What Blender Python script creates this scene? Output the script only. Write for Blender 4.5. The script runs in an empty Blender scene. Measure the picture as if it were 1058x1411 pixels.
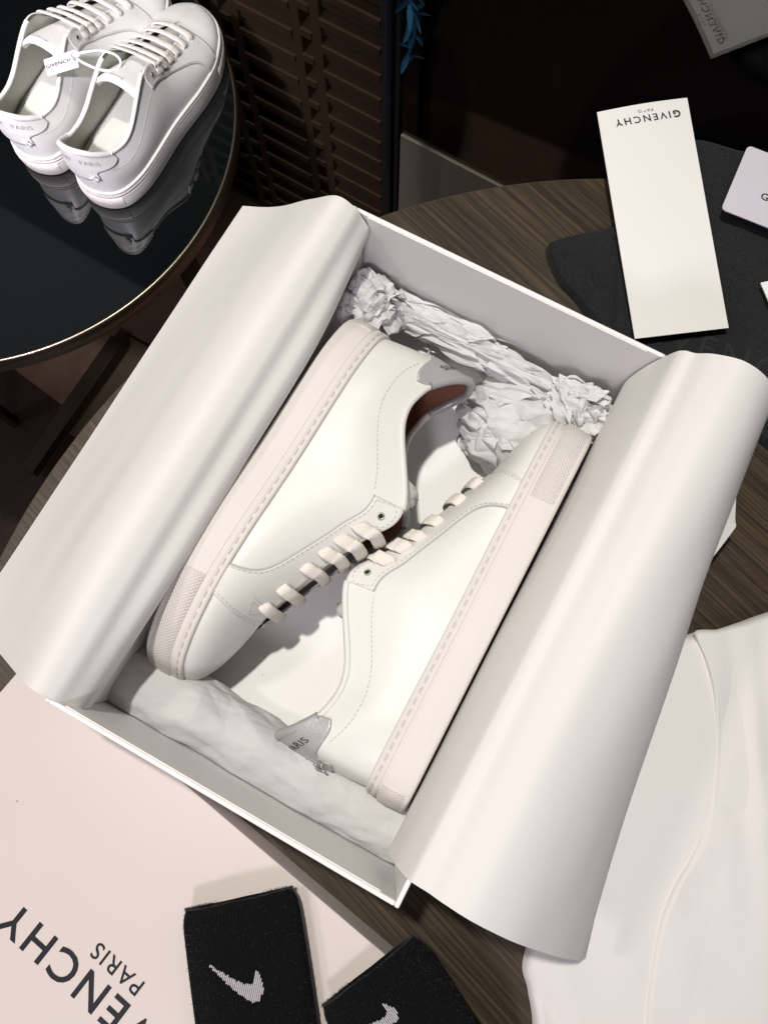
import bpy, math, random
import numpy as np
from mathutils import Matrix, Vector

# ------------------------------------------------------------------ camera, world, lights
SC = bpy.context.scene
COL = SC.collection
CAMP = np.array([.006, -.098, .5535]); PITCH = math.radians(13.3); FPX = 1060.0
cd = bpy.data.cameras.new('camera'); cam = bpy.data.objects.new('camera', cd); COL.objects.link(cam)
cd.sensor_fit = 'VERTICAL'; cd.sensor_height = 24.0; cd.lens = 24.0 * FPX / 1411.0
cd.clip_start = .01; cd.clip_end = 60
cam.location = CAMP; cam.rotation_euler = (PITCH, 0, 0); SC.camera = cam
w = bpy.data.worlds.new('World'); SC.world = w; w.use_nodes = True
bg = w.node_tree.nodes['Background']; bg.inputs[0].default_value = (.97, .92, 1, 1); bg.inputs[1].default_value = .085
def lamp(name, loc, target, power, size, col, spread=180):
    d = bpy.data.lights.new(name, 'AREA'); d.shape = 'DISK'; d.size = size; d.energy = power; d.color = col
    d.spread = math.radians(spread)
    o = bpy.data.objects.new(name, d); COL.objects.link(o); o.location = loc
    o.rotation_euler = (Vector(target) - Vector(loc)).to_track_quat('-Z', 'Y').to_euler()
lamp('ceiling_spot_key', (-.22, .40, 1.95), (.02, -.02, 0), 7.6, .08, (1, .97, .88), 100)
lamp('ceiling_spot_right', (1.05, .42, 1.75), (.05, -.1, 0), 5.6, .14, (1, .93, .95), 100)
lamp('ceiling_spot_front', (-.35, -1.25, 1.5), (0, 0, 0), 2.6, .30, (.98, .90, 1.0), 100)
lamp('ceiling_spot_left', (-1.1, .1, 1.6), (-.1, 0, 0), 1.6, .2, (1, .88, .84), 100)
lamp('added_display_fill', (-.55, -.42, 1.1), (-.37, .46, -.12), .85, .10, (.95, .89, 1), 28)
vs = SC.view_settings
vs.view_transform = 'Standard'; vs.look = 'None'; vs.exposure = .20; vs.gamma = 1; vs.use_curve_mapping = False
SC.cycles.max_bounces = 6; SC.cycles.use_denoising = True

# ------------------------------------------------------------------ helpers
RX = np.array([[1, 0, 0], [0, math.cos(PITCH), -math.sin(PITCH)], [0, math.sin(PITCH), math.cos(PITCH)]])
def ray(px, py): return RX @ np.array([(px - 529) / FPX, -(py - 705.5) / FPX, -1.0])
def P(px, py, z=0.0):                                   # a measured point of the photograph on a level surface
    d = ray(px, py); return CAMP + d * ((z - CAMP[2]) / d[2])
YA = math.radians(-28.42)
U = np.array([math.cos(YA), math.sin(YA), 0]); V = np.array([-math.sin(YA), math.cos(YA), 0]); Z = np.array([0, 0, 1.0])
def box(u, v, z): return U * u + V * v + Z * z          # box frame -> world
rng = np.random.default_rng(7); random.seed(7)

def tag(o, label=None, cat=None, group=None, kind=None):
    if label: o['label'] = label
    if cat: o['category'] = cat
    if group: o['group'] = group
    if kind: o['kind'] = kind
    return o
def empty(name, loc=(0, 0, 0), M=None):
    o = bpy.data.objects.new(name, None); COL.objects.link(o); o.empty_display_size = .02
    if M is None: o.location = loc
    else: o.matrix_world = M
    return o
def mesh(name, vs_, fs, mat, parent=None, smooth=True, world=False, uv=None):
    me = bpy.data.meshes.new(name); me.from_pydata([tuple(map(float, p)) for p in vs_], [], [tuple(map(int, f)) for f in fs])
    me.update()
    if smooth: me.polygons.foreach_set('use_smooth', [True] * len(me.polygons))
    if uv is not None:
        l = me.uv_layers.new(name='UVMap'); li = np.zeros(len(me.loops), dtype=np.int32); me.loops.foreach_get('vertex_index', li)
        l.data.foreach_set('uv', np.asarray(uv, dtype=np.float32)[li].ravel())
    me.materials.append(mat)
    o = bpy.data.objects.new(name, me); COL.objects.link(o)
    if parent is not None:
        o.parent = parent
        if world: o.matrix_parent_inverse = parent.matrix_world.inverted() if parent.matrix_world != Matrix.Identity(4) else Matrix.Identity(4)
    return o
def W(parent):                                          # local matrix for parts given in world space
    return parent.matrix_basis.inverted()
def wmesh(name, vs_, fs, mat, parent=None, smooth=True, uv=None):
    if parent is not None:
        M = np.array(parent.matrix_basis.inverted()); a = np.asarray(vs_, float)
        vs_ = a @ M[:3, :3].T + M[:3, 3]
    return mesh(name, vs_, fs, mat, parent, smooth, uv=uv)
def gridf(n, m, closen=False, closem=False):
    f = []
    for i in range(n if closen else n - 1):
        for j in range(m if closem else m - 1):
            a, b = i, (i + 1) % n; c, d = j, (j + 1) % m
            f.append((a * m + c, b * m + c, b * m + d, a * m + d))
    return f
def cr(K, t, periodic=False):
    K = np.asarray(K, float); n = len(K); t = np.asarray(t, float)
    if periodic: t = np.mod(t, n)
    else: t = np.clip(t, 0, n - 1 - 1e-9)
    i = np.floor(t).astype(int); f = (t - i)[..., None]
    g = (lambda k: K[np.mod(k, n)]) if periodic else (lambda k: K[np.clip(k, 0, n - 1)])
    if not periodic:
        p0 = np.where((i == 0)[..., None], 2 * g(i) - g(i + 1), g(i - 1)); p3 = np.where((i + 2 > n - 1)[..., None], 2 * g(i + 1) - g(i), g(i + 2))
    else: p0, p3 = g(i - 1), g(i + 2)
    p1, p2 = g(i), g(i + 1)
    return .5 * (2 * p1 + (p2 - p0) * f + (2 * p0 - 5 * p1 + 4 * p2 - p3) * f * f + (3 * p1 - p0 - 3 * p2 + p3) * f ** 3)
def sn(p, freq, seed, octs=1):
    r = np.random.default_rng(seed); o = np.zeros(p.shape[:-1]); a = 1.0
    for k in range(octs):
        for _ in range(6):
            d = r.normal(size=3); d /= np.linalg.norm(d)
            o += a * np.sin(p @ d * freq * 6.283 * r.uniform(.6, 1.4) + r.uniform(0, 6.28)) / 6
        freq *= 2; a *= .5
    return o
def creases(p, freq, seed, n=9):
    r = np.random.default_rng(seed); o = np.zeros(p.shape[:-1])
    q = p + np.stack([sn(p, freq * .45, seed + k + 1) for k in range(3)], -1) * (.35 / freq)
    for k in range(n):
        d = r.normal(size=3); d /= np.linalg.norm(d); f = freq * r.uniform(.5, 1.5)
        x = q @ d * f + r.uniform(0, 1); o += np.abs((x % 1.0) - .5) * 4 - 1
    return o / (n ** .5 * 1.35)
def rot_box(c, ax, ay, az, hx, hy, hz):
    c, ax, ay, az = [np.asarray(k, float) for k in (c, ax, ay, az)]
    v = [c + ax * hx * i + ay * hy * j + az * hz * k for i in (-1, 1) for j in (-1, 1) for k in (-1, 1)]
    f = [(0, 1, 3, 2), (4, 6, 7, 5), (0, 4, 5, 1), (2, 3, 7, 6), (0, 2, 6, 4), (1, 5, 7, 3)]
    return v, f
class MB:
    def __init__(s): s.v = []; s.f = []
    def add(s, v, f):
        b = len(s.v); s.v += [tuple(p) for p in v]; s.f += [tuple(b + k for k in q) for q in f]; return s
    def box(s, c, ax, ay, az, hx, hy, hz): return s.add(*rot_box(c, ax, ay, az, hx, hy, hz))
def bevel(o, wd, seg=2):
    m = o.modifiers.new('bevel', 'BEVEL'); m.width = wd; m.segments = seg; m.limit_method = 'ANGLE'; m.angle_limit = math.radians(40); return o
def tube(path, rad, n=8, closed=False, flat=None, cap=True):
    path = np.asarray(path, float); m = len(path)
    t = np.roll(path, -1, 0) - np.roll(path, 1, 0)
    if not closed: t[0] = path[1] - path[0]; t[-1] = path[-1] - path[-2]
    t /= np.linalg.norm(t, axis=1)[:, None] + 1e-12
    up = np.array([0, 0, 1.0]) if flat is None else np.asarray(flat, float)
    if abs(t[0] @ up) > .9 and flat is None: up = np.array([1.0, 0, 0])
    v = []
    rads = np.broadcast_to(np.asarray(rad, float), (m,))
    for i in range(m):
        a = np.cross(t[i], up); a /= np.linalg.norm(a) + 1e-9; b = np.cross(a, t[i]); up = b
        for k in range(n):
            an = 6.28318 * k / n; v.append(path[i] + rads[i] * (a * math.cos(an) + b * math.sin(an)))
    f = gridf(m, n, closed, True)
    if not closed and cap: f += [tuple(range(n))[::-1], tuple((m - 1) * n + k for k in range(n))]
    return v, f
_tc = {}
def text_mesh(txt, size, spacing=1.1, bold=0.0):
    key = (txt, size, spacing, bold)
    if key in _tc: return _tc[key]
    cu = bpy.data.curves.new('t', 'FONT'); cu.body = txt; cu.size = size; cu.align_x = 'CENTER'; cu.align_y = 'CENTER'
    cu.space_character = spacing; cu.offset = bold; cu.resolution_u = 4
    o = bpy.data.objects.new('t', cu); COL.objects.link(o)
    dg = bpy.context.evaluated_depsgraph_get(); dg.update(); me = o.evaluated_get(dg).to_mesh()
    v = np.array([p.co[:] for p in me.vertices]); f = [tuple(q.vertices) for q in me.polygons]
    o.evaluated_get(dg).to_mesh_clear(); bpy.data.objects.remove(o); bpy.data.curves.remove(cu)
    _tc[key] = (v, f); return v, f

# ------------------------------------------------------------------ materials
def mat(name, col, rough=.5, spec=.5, bump=None, metallic=0, mottle=None, ior=None, sheen=0, sss=0, coat=0, trans=0):
    m = bpy.data.materials.new(name); m.use_nodes = True; nt = m.node_tree; b = nt.nodes['Principled BSDF']
    b.inputs['Base Color'].default_value = (*col, 1); b.inputs['Roughness'].default_value = rough
    b.inputs['Metallic'].default_value = metallic; b.inputs['Specular IOR Level'].default_value = spec
    if ior: b.inputs['IOR'].default_value = ior
    if sheen: b.inputs['Sheen Weight'].default_value = sheen; b.inputs['Sheen Roughness'].default_value = .4
    if coat: b.inputs['Coat Weight'].default_value = coat; b.inputs['Coat Roughness'].default_value = .15
    if sss: b.inputs['Subsurface Weight'].default_value = sss; b.inputs['Subsurface Radius'].default_value = (.004, .004, .004); b.inputs['Subsurface Scale'].default_value = 1
    tc = nt.nodes.new('ShaderNodeTexCoord')
    if mottle:
        sc, amt, rr = mottle
        n = nt.nodes.new('ShaderNodeTexNoise'); n.inputs['Scale'].default_value = sc; n.inputs['Detail'].default_value = 4
        nt.links.new(tc.outputs['Object'], n.inputs['Vector'])
        r = nt.nodes.new('ShaderNodeValToRGB'); r.color_ramp.elements[0].position = .3; r.color_ramp.elements[1].position = .7
        r.color_ramp.elements[0].color = (*[c * (1 - amt) for c in col], 1); r.color_ramp.elements[1].color = (*[min(1, c * (1 + amt)) for c in col], 1)
        nt.links.new(n.outputs['Fac'], r.inputs['Fac']); nt.links.new(r.outputs['Color'], b.inputs['Base Color'])
        if rr:
            mr = nt.nodes.new('ShaderNodeMapRange'); mr.inputs['To Min'].default_value = rough - rr; mr.inputs['To Max'].default_value = rough + rr
            nt.links.new(n.outputs['Fac'], mr.inputs['Value']); nt.links.new(mr.outputs['Result'], b.inputs['Roughness'])
    if bump:
        last = None
        for (sc, st, kind) in (bump if isinstance(bump, list) else [bump]):
            if kind == 'noise':
                n = nt.nodes.new('ShaderNodeTexNoise'); n.inputs['Detail'].default_value = 5; o_ = n.outputs['Fac']
            elif kind == 'edge':
                n = nt.nodes.new('ShaderNodeTexVoronoi'); n.feature = 'DISTANCE_TO_EDGE'; o_ = n.outputs['Distance']
            else:
                n = nt.nodes.new('ShaderNodeTexVoronoi'); o_ = n.outputs['Distance']
            n.inputs['Scale'].default_value = sc; nt.links.new(tc.outputs['Object'], n.inputs['Vector'])
            bp = nt.nodes.new('ShaderNodeBump'); bp.inputs['Strength'].default_value = st; bp.inputs['Distance'].default_value = .001
            nt.links.new(o_, bp.inputs['Height'])
            if last: nt.links.new(last.outputs['Normal'], bp.inputs['Normal'])
            last = bp
        nt.links.new(last.outputs['Normal'], b.inputs['Normal'])
    if trans:
        out = nt.nodes['Material Output']; t = nt.nodes.new('ShaderNodeBsdfTranslucent'); t.inputs[0].default_value = (*col, 1)
        mx = nt.nodes.new('ShaderNodeMixShader'); mx.inputs[0].default_value = trans
        nt.links.new(b.outputs[0], mx.inputs[1]); nt.links.new(t.outputs[0], mx.inputs[2]); nt.links.new(mx.outputs[0], out.inputs[0])
    return m
def wood_mat(name, ang, c0, c1, c2, rough=.4):
    m = bpy.data.materials.new(name); m.use_nodes = True; nt = m.node_tree; b = nt.nodes['Principled BSDF']; L = nt.links.new
    tc = nt.nodes.new('ShaderNodeTexCoord'); mp = nt.nodes.new('ShaderNodeMapping'); mp.inputs['Rotation'].default_value = (0, 0, -ang)
    L(tc.outputs['Object'], mp.inputs['Vector'])
    def nz(sx, sy, detail, dist=0):
        s = nt.nodes.new('ShaderNodeMapping'); s.inputs['Scale'].default_value = (sx, sy, sy); L(mp.outputs['Vector'], s.inputs['Vector'])
        n = nt.nodes.new('ShaderNodeTexNoise'); n.inputs['Scale'].default_value = 1; n.inputs['Detail'].default_value = detail; n.inputs['Distortion'].default_value = dist
        L(s.outputs['Vector'], n.inputs['Vector']); return n
    a = nz(12, 780, 6, .1); bb = nz(40, 2600, 4, .05); c = nz(4, 190, 5, .15)
    r = nt.nodes.new('ShaderNodeValToRGB'); e = r.color_ramp.elements
    e[0].position = .34; e[0].color = (*c0, 1); e[1].position = .70; e[1].color = (*c2, 1); k = e.new(.5); k.color = (*c1, 1)
    mx = nt.nodes.new('ShaderNodeMath'); mx.operation = 'MULTIPLY_ADD'; mx.inputs[1].default_value = .5
    h = nt.nodes.new('ShaderNodeMath'); h.operation = 'MULTIPLY_ADD'; h.inputs[1].default_value = .28
    q = nt.nodes.new('ShaderNodeMath'); q.operation = 'MULTIPLY'; q.inputs[1].default_value = .24
    L(c.outputs['Fac'], q.inputs[0]); L(bb.outputs['Fac'], h.inputs[0]); L(q.outputs[0], h.inputs[2]); L(a.outputs['Fac'], mx.inputs[0]); L(h.outputs[0], mx.inputs[2])
    L(mx.outputs[0], r.inputs['Fac']); L(r.outputs['Color'], b.inputs['Base Color'])
    bp = nt.nodes.new('ShaderNodeBump'); bp.inputs['Strength'].default_value = .35; bp.inputs['Distance'].default_value = .0008
    L(mx.outputs[0], bp.inputs['Height']); L(bp.outputs['Normal'], b.inputs['Normal'])
    b.inputs['Roughness'].default_value = rough; b.inputs['Specular IOR Level'].default_value = .35
    return m
def knurl_mat(name, col):
    m = mat(name, col, .6, .3); nt = m.node_tree; b = nt.nodes['Principled BSDF']; L = nt.links.new
    uvn = nt.nodes.new('ShaderNodeUVMap'); sx = nt.nodes.new('ShaderNodeSeparateXYZ'); L(uvn.outputs[0], sx.inputs[0])
    def mth(op, a, b_=None, v=None):
        n = nt.nodes.new('ShaderNodeMath'); n.operation = op
        L(a, n.inputs[0])
        if b_ is not None: L(b_, n.inputs[1])
        if v is not None: n.inputs[1].default_value = v
        return n.outputs[0]
    s1 = mth('ADD', sx.outputs[0], sx.outputs[1]); s2 = mth('SUBTRACT', sx.outputs[0], sx.outputs[1])
    f1 = mth('PINGPONG', mth('MULTIPLY', s1, v=420.0), v=.5); f2 = mth('PINGPONG', mth('MULTIPLY', s2, v=420.0), v=.5)
    h = mth('MINIMUM', f1, f2)
    bp = nt.nodes.new('ShaderNodeBump'); bp.inputs['Strength'].default_value = .9; bp.inputs['Distance'].default_value = .0011
    L(h, bp.inputs['Height']); L(bp.outputs[0], b.inputs['Normal']); return m
M = {}
M['paper'] = mat('wrapping paper', (.73, .715, .70), .62, .22, [(5.5, .10, 'edge'), (9, .35, 'noise'), (500, .08, 'noise')], mottle=(6, .02, .04))
M['tissue'] = mat('tissue paper', (.76, .755, .765), .6, .25, [(48, .5, 'edge'), (110, .35, 'edge'), (260, .15, 'noise')], trans=.22)
M['carton'] = mat('white coated carton', (.84, .825, .82), .5, .4, (300, .04, 'noise'), mottle=(5, .015, .05))
M['lidpaper'] = mat('lid coated paper', (.655, .585, .555), .5, .35, (400, .04, 'noise'), mottle=(9, .015, .04))
M['leather'] = mat('white leather', (.69, .695, .66), .42, .4, [(900, .05, 'voronoi'), (25, .08, 'noise')], mottle=(30, .012, .04))
M['leather2'] = mat('white leather overlay', (.68, .675, .64), .45, .4, [(900, .12, 'voronoi')])
M['rubber'] = mat('pale rubber', (.665, .63, .60), .58, .3, (350, .05, 'noise'))
M['knurl'] = knurl_mat('knurled rubber', (.68, .645, .615))
M['stitch'] = mat('stitching thread', (.52, .50, .47), .8, .2)
M['stitchw'] = mat('white thread', (.66, .64, .60), .8, .2)
M['rawedge'] = mat('raw leather edge', (.47, .46, .45), .7, .2)
M['lace'] = mat('cotton lace', (.78, .74, .68), .85, .2, (1400, .5, 'voronoi'))
M['silver'] = mat('silver grey leather', (.42, .42, .425), .38, .5, (700, .15, 'voronoi'), metallic=.25)
M['brownlining'] = mat('brown leather lining', (.26, .115, .075), .5, .4, (800, .1, 'voronoi'))
M['whitelining'] = mat('white leather lining', (.50, .51, .45), .5, .35, (800, .1, 'voronoi'))
M['metal'] = mat('steel', (.5, .5, .48), .4, .5, metallic=1)
M['hole'] = mat('eyelet hole', (.02, .018, .016), .8, .2)
M['ink'] = mat('black ink', (.012, .012, .018), .5, .3)
M['greyink'] = mat('grey foil ink', (.30, .29, .28), .4, .5)
M['card'] = mat('white card stock', (.90, .885, .875), .5, .35, (250, .04, 'noise'))
M['plastic'] = mat('lilac white plastic card', (.68, .65, .72), .3, .5)
M['ABS'] = mat('white plastic', (.78, .76, .8), .3, .5)
M['wood'] = wood_mat('dark oak veneer', math.radians(-46), (.010, .007, .0045), (.040, .028, .017), (.115, .082, .048))
M['woodedge'] = mat('oak edge', (.10, .075, .045), .5, .3)
M['blackglass'] = mat('black glass', (.003, .004, .004), .035, .5, ior=1.9, mottle=(9, .1, .03))
M['bronze'] = mat('bronze metal', (.34, .29, .22), .34, .5, metallic=1, mottle=(8, .2, .05))
M['darkbronze'] = mat('dark bronze lattice', (.042, .027, .016), .42, .4, (60, .15, 'noise'), metallic=.35)
M['post'] = mat('dark post', (.012, .014, .018), .35, .5)
M['skirt'] = mat('grey beige panel', (.19, .17, .14), .8, .2, (900, .3, 'noise'))
M['floor'] = wood_mat('walnut floor', math.radians(40), (.012, .006, .004), (.028, .013, .008), (.05, .024, .014), .35)
M['rug'] = mat('brown carpet', (.16, .10, .07), .95, .1, (900, .8, 'noise'), mottle=(40, .1, 0))
M['black'] = mat('dark room wall', (.008, .007, .007), .8, .2)
M['bagcloth'] = mat('black woven cloth', (.014, .015, .017), .8, .25, [(900, .6, 'noise'), (60, .3, 'noise')], mottle=(700, .55, 0), sheen=.2)
M['emboss'] = mat('black print', (.018, .019, .021), .6, .3)
M['sock'] = mat('black knit cotton', (.0045, .0045, .0055), .95, .1, (1500, .6, 'voronoi'), sheen=.05)
M['fuzz'] = mat('cotton fuzz', (.05, .05, .055), .9, .1)
M['sockwhite'] = mat('white knit', (.55, .52, .55), .9, .1, (1500, .5, 'voronoi'))
M['jersey'] = mat('white cotton jersey', (.74, .72, .705), .9, .15, [(1300, .12, 'voronoi'), (30, .15, 'noise')], sheen=.15)
M['blueleaf'] = mat('blue dyed leaf', (.012, .075, .15), .5, .4)
M['navygrass'] = mat('navy grass', (.01, .02, .07), .6, .3)
def pane_mat():
    m = bpy.data.materials.new('dark glass front'); m.use_nodes = True; nt = m.node_tree; nt.nodes.clear()
    o = nt.nodes.new('ShaderNodeOutputMaterial'); g = nt.nodes.new('ShaderNodeBsdfGlossy'); g.inputs['Roughness'].default_value = .02
    t = nt.nodes.new('ShaderNodeBsdfTransparent'); t.inputs[0].default_value = (.85, .85, .85, 1); mx = nt.nodes.new('ShaderNodeMixShader'); mx.inputs[0].default_value = .09
    nt.links.new(t.outputs[0], mx.inputs[1]); nt.links.new(g.outputs[0], mx.inputs[2]); nt.links.new(mx.outputs[0], o.inputs[0]); return m
M['pane'] = pane_mat()
M['mirror'] = mat('dark mirror', (.11, .105, .10), .03, .5, metallic=1)

# ------------------------------------------------------------------ floor, partition, tables
FZ = -.72; GZ = -.145
tag(mesh('floor', [(-6, -6, FZ), (6, -6, FZ), (6, 6, FZ), (-6, 6, FZ)], [(0, 1, 2, 3)], M['floor'], smooth=False), kind='structure')
HD = np.array([.8554, -.518, 0]); ND = np.array([.518, .8554, 0]); W0 = np.array([.2656, .398, 0]) - ND * .002
def onwall(px, py, back=0.0):
    d = ray(px, py); t = ((W0 + ND * back - CAMP) @ ND) / (d @ ND); p = CAMP + d * t; return (p - W0) @ HD, p[2]
def wp(s, z, b=0.0): return W0 + HD * s + ND * b + Z * z
# carpet under the glass table
r0 = P(15, 505, FZ + .004); r1 = P(95, 565, FZ + .004)
rd = r1 - r0; rd /= np.linalg.norm(rd); rn = np.array([-rd[1], rd[0], 0])
rv = [r0 - rd * .5, r0 + rd * 2.2, r0 + rd * 2.2 + rn * 1.1, r0 - rd * .5 + rn * 1.1]
g = MB(); g.v = [tuple(p) for p in rv] + [tuple(p + Z * .008) for p in rv]; g.f = [(4, 5, 6, 7), (0, 1, 5, 4), (1, 2, 6, 5), (2, 3, 7, 6), (3, 0, 4, 7)]
tag(mesh('carpet', g.v, g.f, M['rug'], smooth=False), 'brown carpet on the floor under the glass table', 'carpet')

# dark glass partition, right of the post
sp, _ = onwall(548, 200); zb = onwall(620, 220)[1]
dg = empty('glass_partition', wp(sp + .4, FZ))
tag(dg, 'dark reflecting glass partition standing behind the wooden table', 'partition')
def wallbox(name, s0, s1, z0, z1, b0, b1, m, par, bev=0):
    v, f = rot_box(wp((s0 + s1) / 2, (z0 + z1) / 2, (b0 + b1) / 2), HD, ND, Z, (s1 - s0) / 2, (b1 - b0) / 2, (z1 - z0) / 2)
    o = wmesh(name, v, f, m, par, False)
    if bev: bevel(o, bev, 1)
    return o
fp = wmesh('front_pane', [wp(sp + .004, zb), wp(sp + 1.6, zb), wp(sp + 1.6, 1.2), wp(sp + .004, 1.2)], [(0, 1, 2, 3)], M['pane'], dg, False)
wallbox('mirror_pane', sp + .004, sp + 1.6, zb, 1.2, .0030, .02, M['mirror'], dg)
wallbox('lower_panel', sp + .004, sp + 1.6, FZ, zb - .001, -.001, .03, M['skirt'], dg)
# lattice screen, left of the post
ls = empty('lattice_screen', wp(sp - .5, FZ)); tag(ls, 'dark bronze lattice screen of stepped bars beside the glass partition', 'screen')
s_a = onwall(531, 150)[0]; s_b = onwall(552, 150)[0]
wallbox('post', s_a, s_b - .008, FZ, 1.2, -.012, .03, M['post'], ls, .003)
wallbox('post_bead', s_b - .007, s_b - .001, FZ, 1.2, -.004, .02, M['post'], ls, .002)
cols = [onwall(x, 150)[0] for x in (331, 346, 403, 412, 432, 443, 529)]
pitch = abs(onwall(490, 110)[1] - onwall(490, 142)[1])
zt, zbm = .30, -.60; LO = .014
period = cols[5] - cols[1] + (cols[6] - cols[5]) - .012
for k in range(-3, 2):
    off = (cols[5] - cols[1]) * k
    for c0, c1 in ((cols[3] - .004, cols[3] + .008), (cols[4], cols[4] + .013)):
        if c1 + off < s_a: wallbox('upright', c0 + off, c1 + off, zbm, zt, -.002 + LO, .022 + LO, M['darkbronze'], ls, .001)
    nz_ = int((zt - zbm) / pitch)
    for i in range(nz_):
        z0 = zt - i * pitch
        a, b_ = cols[4] + .013 + off, cols[3] - .004 + (cols[5] - cols[1]) + off
        b_ = min(b_, s_a)
        if a < s_a - .02:
            wallbox('bar', a, b_, z0 - .0085, z0, -.004 + LO, .016 + LO, M['darkbronze'], ls)
            wallbox('bar', a, b_, z0 - .52 * pitch - .0075, z0 - .52 * pitch, .004 + LO, .020 + LO, M['darkbronze'], ls)
        a2, b2 = cols[3] + .008 + off, cols[4] + off
        if b2 < s_a: wallbox('rung', a2, b2, z0 - .75 * pitch - .009, z0 - .75 * pitch, -.003 + LO, .018 + LO, M['darkbronze'], ls)
tag(mesh('wall', [wp(-3, FZ, .16), wp(sp + .3, FZ, .16), wp(sp + .3, 1.5, .16), wp(-3, 1.5, .16)], [(0, 1, 2, 3)], M['black'], smooth=False), kind='structure')

# wooden table
TC = np.array([.1863, -.1772, 0]); TR = .4928
wt = empty('round_table', (TC[0], TC[1], FZ)); tag(wt, 'round dark oak table carrying the open shoe box', 'table')
def lathe(prof, n, c):
    v = []; 
    for r, z in prof:
        for k in range(n): a = 6.28318 * k / n; v.append((c[0] + r * math.cos(a), c[1] + r * math.sin(a), z))
    f = gridf(len(prof), n, False, True)
    f = [q[::-1] for q in f]
    return v, f
N = 192
v, f = lathe([(TR - .0012, 0), (TR - .0012, -.022), (TR - .03, -.03)], N, TC); f.append(tuple(range(N)))
wmesh('tabletop', v, f, M['wood'], wt, False)
v, f = lathe([(TR - .0011, -.0004), (TR, -.0008), (TR, -.021), (TR - .0011, -.0215)], N, TC); wmesh('edge_band', v, f, M['woodedge'], wt, True)
v, f = lathe([(.045, -.03), (.045, FZ + .03), (.05, FZ + .025), (.26, FZ + .012), (.265, FZ)], 48, TC); wmesh('pedestal', v, f, M['darkbronze'], wt)

# glass table
gpts = np.array([P(*p, GZ)[:2] for p in [(0, 494), (50, 487), (100, 472), (150, 445), (200, 405), (250, 345), (290, 290), (315, 240), (325, 200), (328, 150)]])
A_ = np.c_[2 * gpts, np.ones(len(gpts))]; sol = np.linalg.lstsq(A_, (gpts ** 2).sum(1), rcond=None)[0]; GC = np.array([sol[0], sol[1], 0]); GR = math.sqrt(sol[2] + sol[0] ** 2 + sol[1] ** 2)
gt = empty('glass_table', (GC[0], GC[1], FZ)); tag(gt, 'round black glass side table with bronze rim', 'table')
v, f = lathe([(GR - .0035, GZ), (GR - .0035, GZ - .006)], 160, GC); f.append(tuple(range(160))); f.append(tuple(range(160, 320))[::-1]); wmesh('glass_top', v, f, M['blackglass'], gt, False)
v, f = lathe([(GR - .003, GZ - .004), (GR - .003, GZ + .001), (GR - .0015, GZ + .0018), (GR, GZ + .001), (GR + .0005, GZ - .003), (GR, GZ - .020), (GR - .002, GZ - .022), (GR - .008, GZ - .022)], 160, GC); wmesh('rim', v, f, M['bronze'], gt)
for a in (-2.62, -.52, 1.57):
    d = np.array([math.cos(a), math.sin(a), 0]); t_ = np.array([-d[1], d[0], 0])
    v, f = rot_box(GC + d * (GR - .03) + Z * (GZ - .022 + FZ) / 2, d, t_, Z, .006, .012, (GZ - .022 - FZ) / 2 - .0005); bevel(wmesh('leg', v, f, M['darkbronze'], gt, False), .002)
b0 = P(165, 470, FZ + .05); b1 = P(40, 650, FZ + .05); bd = b1 - b0; bl = np.linalg.norm(bd); bd /= bl
v, f = rot_box((b0 + b1) / 2, bd, np.cross(Z, bd), Z, bl / 2, .013, .012); bevel(wmesh('stretcher', v, f, M['darkbronze'], gt, False), .002)
b0 = P(190, 470, FZ + .02); b1 = P(100, 600, FZ + .02); bd = b1 - b0; bl = np.linalg.norm(bd); bd /= bl
v, f = rot_box((b0 + b1) / 2, bd, np.cross(Z, bd), Z, bl / 2, .03, .004); bevel(wmesh('stretcher', v, f, M['woodedge'], gt, False), .002)

# ------------------------------------------------------------------ shoe box and lid
BW, BL, BH, BT = .22, .35, .12, .0028
sb = empty('shoe_box', (0, 0, .0005)); tag(sb, 'open white shoe box holding two white sneakers', 'box')
def bbox(name, u0, u1, v0, v1, z0, z1, m, par, bev=.0008):
    v, f = rot_box(box((u0 + u1) / 2, (v0 + v1) / 2, (z0 + z1) / 2), U, V, Z, (u1 - u0) / 2, (v1 - v0) / 2, (z1 - z0) / 2)
    o = wmesh(name, v, f, m, par, False)
    if bev: bevel(o, bev, 2)
    return o
bbox('bottom', -BW / 2 + BT, BW / 2 - BT, -BL / 2 + BT, BL / 2 - BT, .001, .004, M['carton'], sb, 0)
bbox('side_wall', -BW / 2, -BW / 2 + BT, -BL / 2, BL / 2, .001, BH, M['carton'], sb); bbox('side_wall', BW / 2 - BT, BW / 2, -BL / 2, BL / 2, .001, BH, M['carton'], sb)
bbox('end_wall', -BW / 2 + BT, BW / 2 - BT, BL / 2 - BT, BL / 2, .001, BH - .0001, M['carton'], sb); bbox('end_wall', -BW / 2 + BT, BW / 2 - BT, -BL / 2, -BL / 2 + BT, .001, BH - .0001, M['carton'], sb)
bbox('wrap_flap', -BW / 2 + .012, BW / 2 - .014, BL / 2 - BT - .0005, BL / 2 - BT + .0001, BH - .016, BH - .001, M['carton'], sb, 0)
bbox('wrap_flap', -BW / 2 + .012, BW / 2 - .012, -BL / 2 + BT - .0001, -BL / 2 + BT + .0006, BH - .014, BH - .001, M['carton'], sb, 0)
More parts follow.
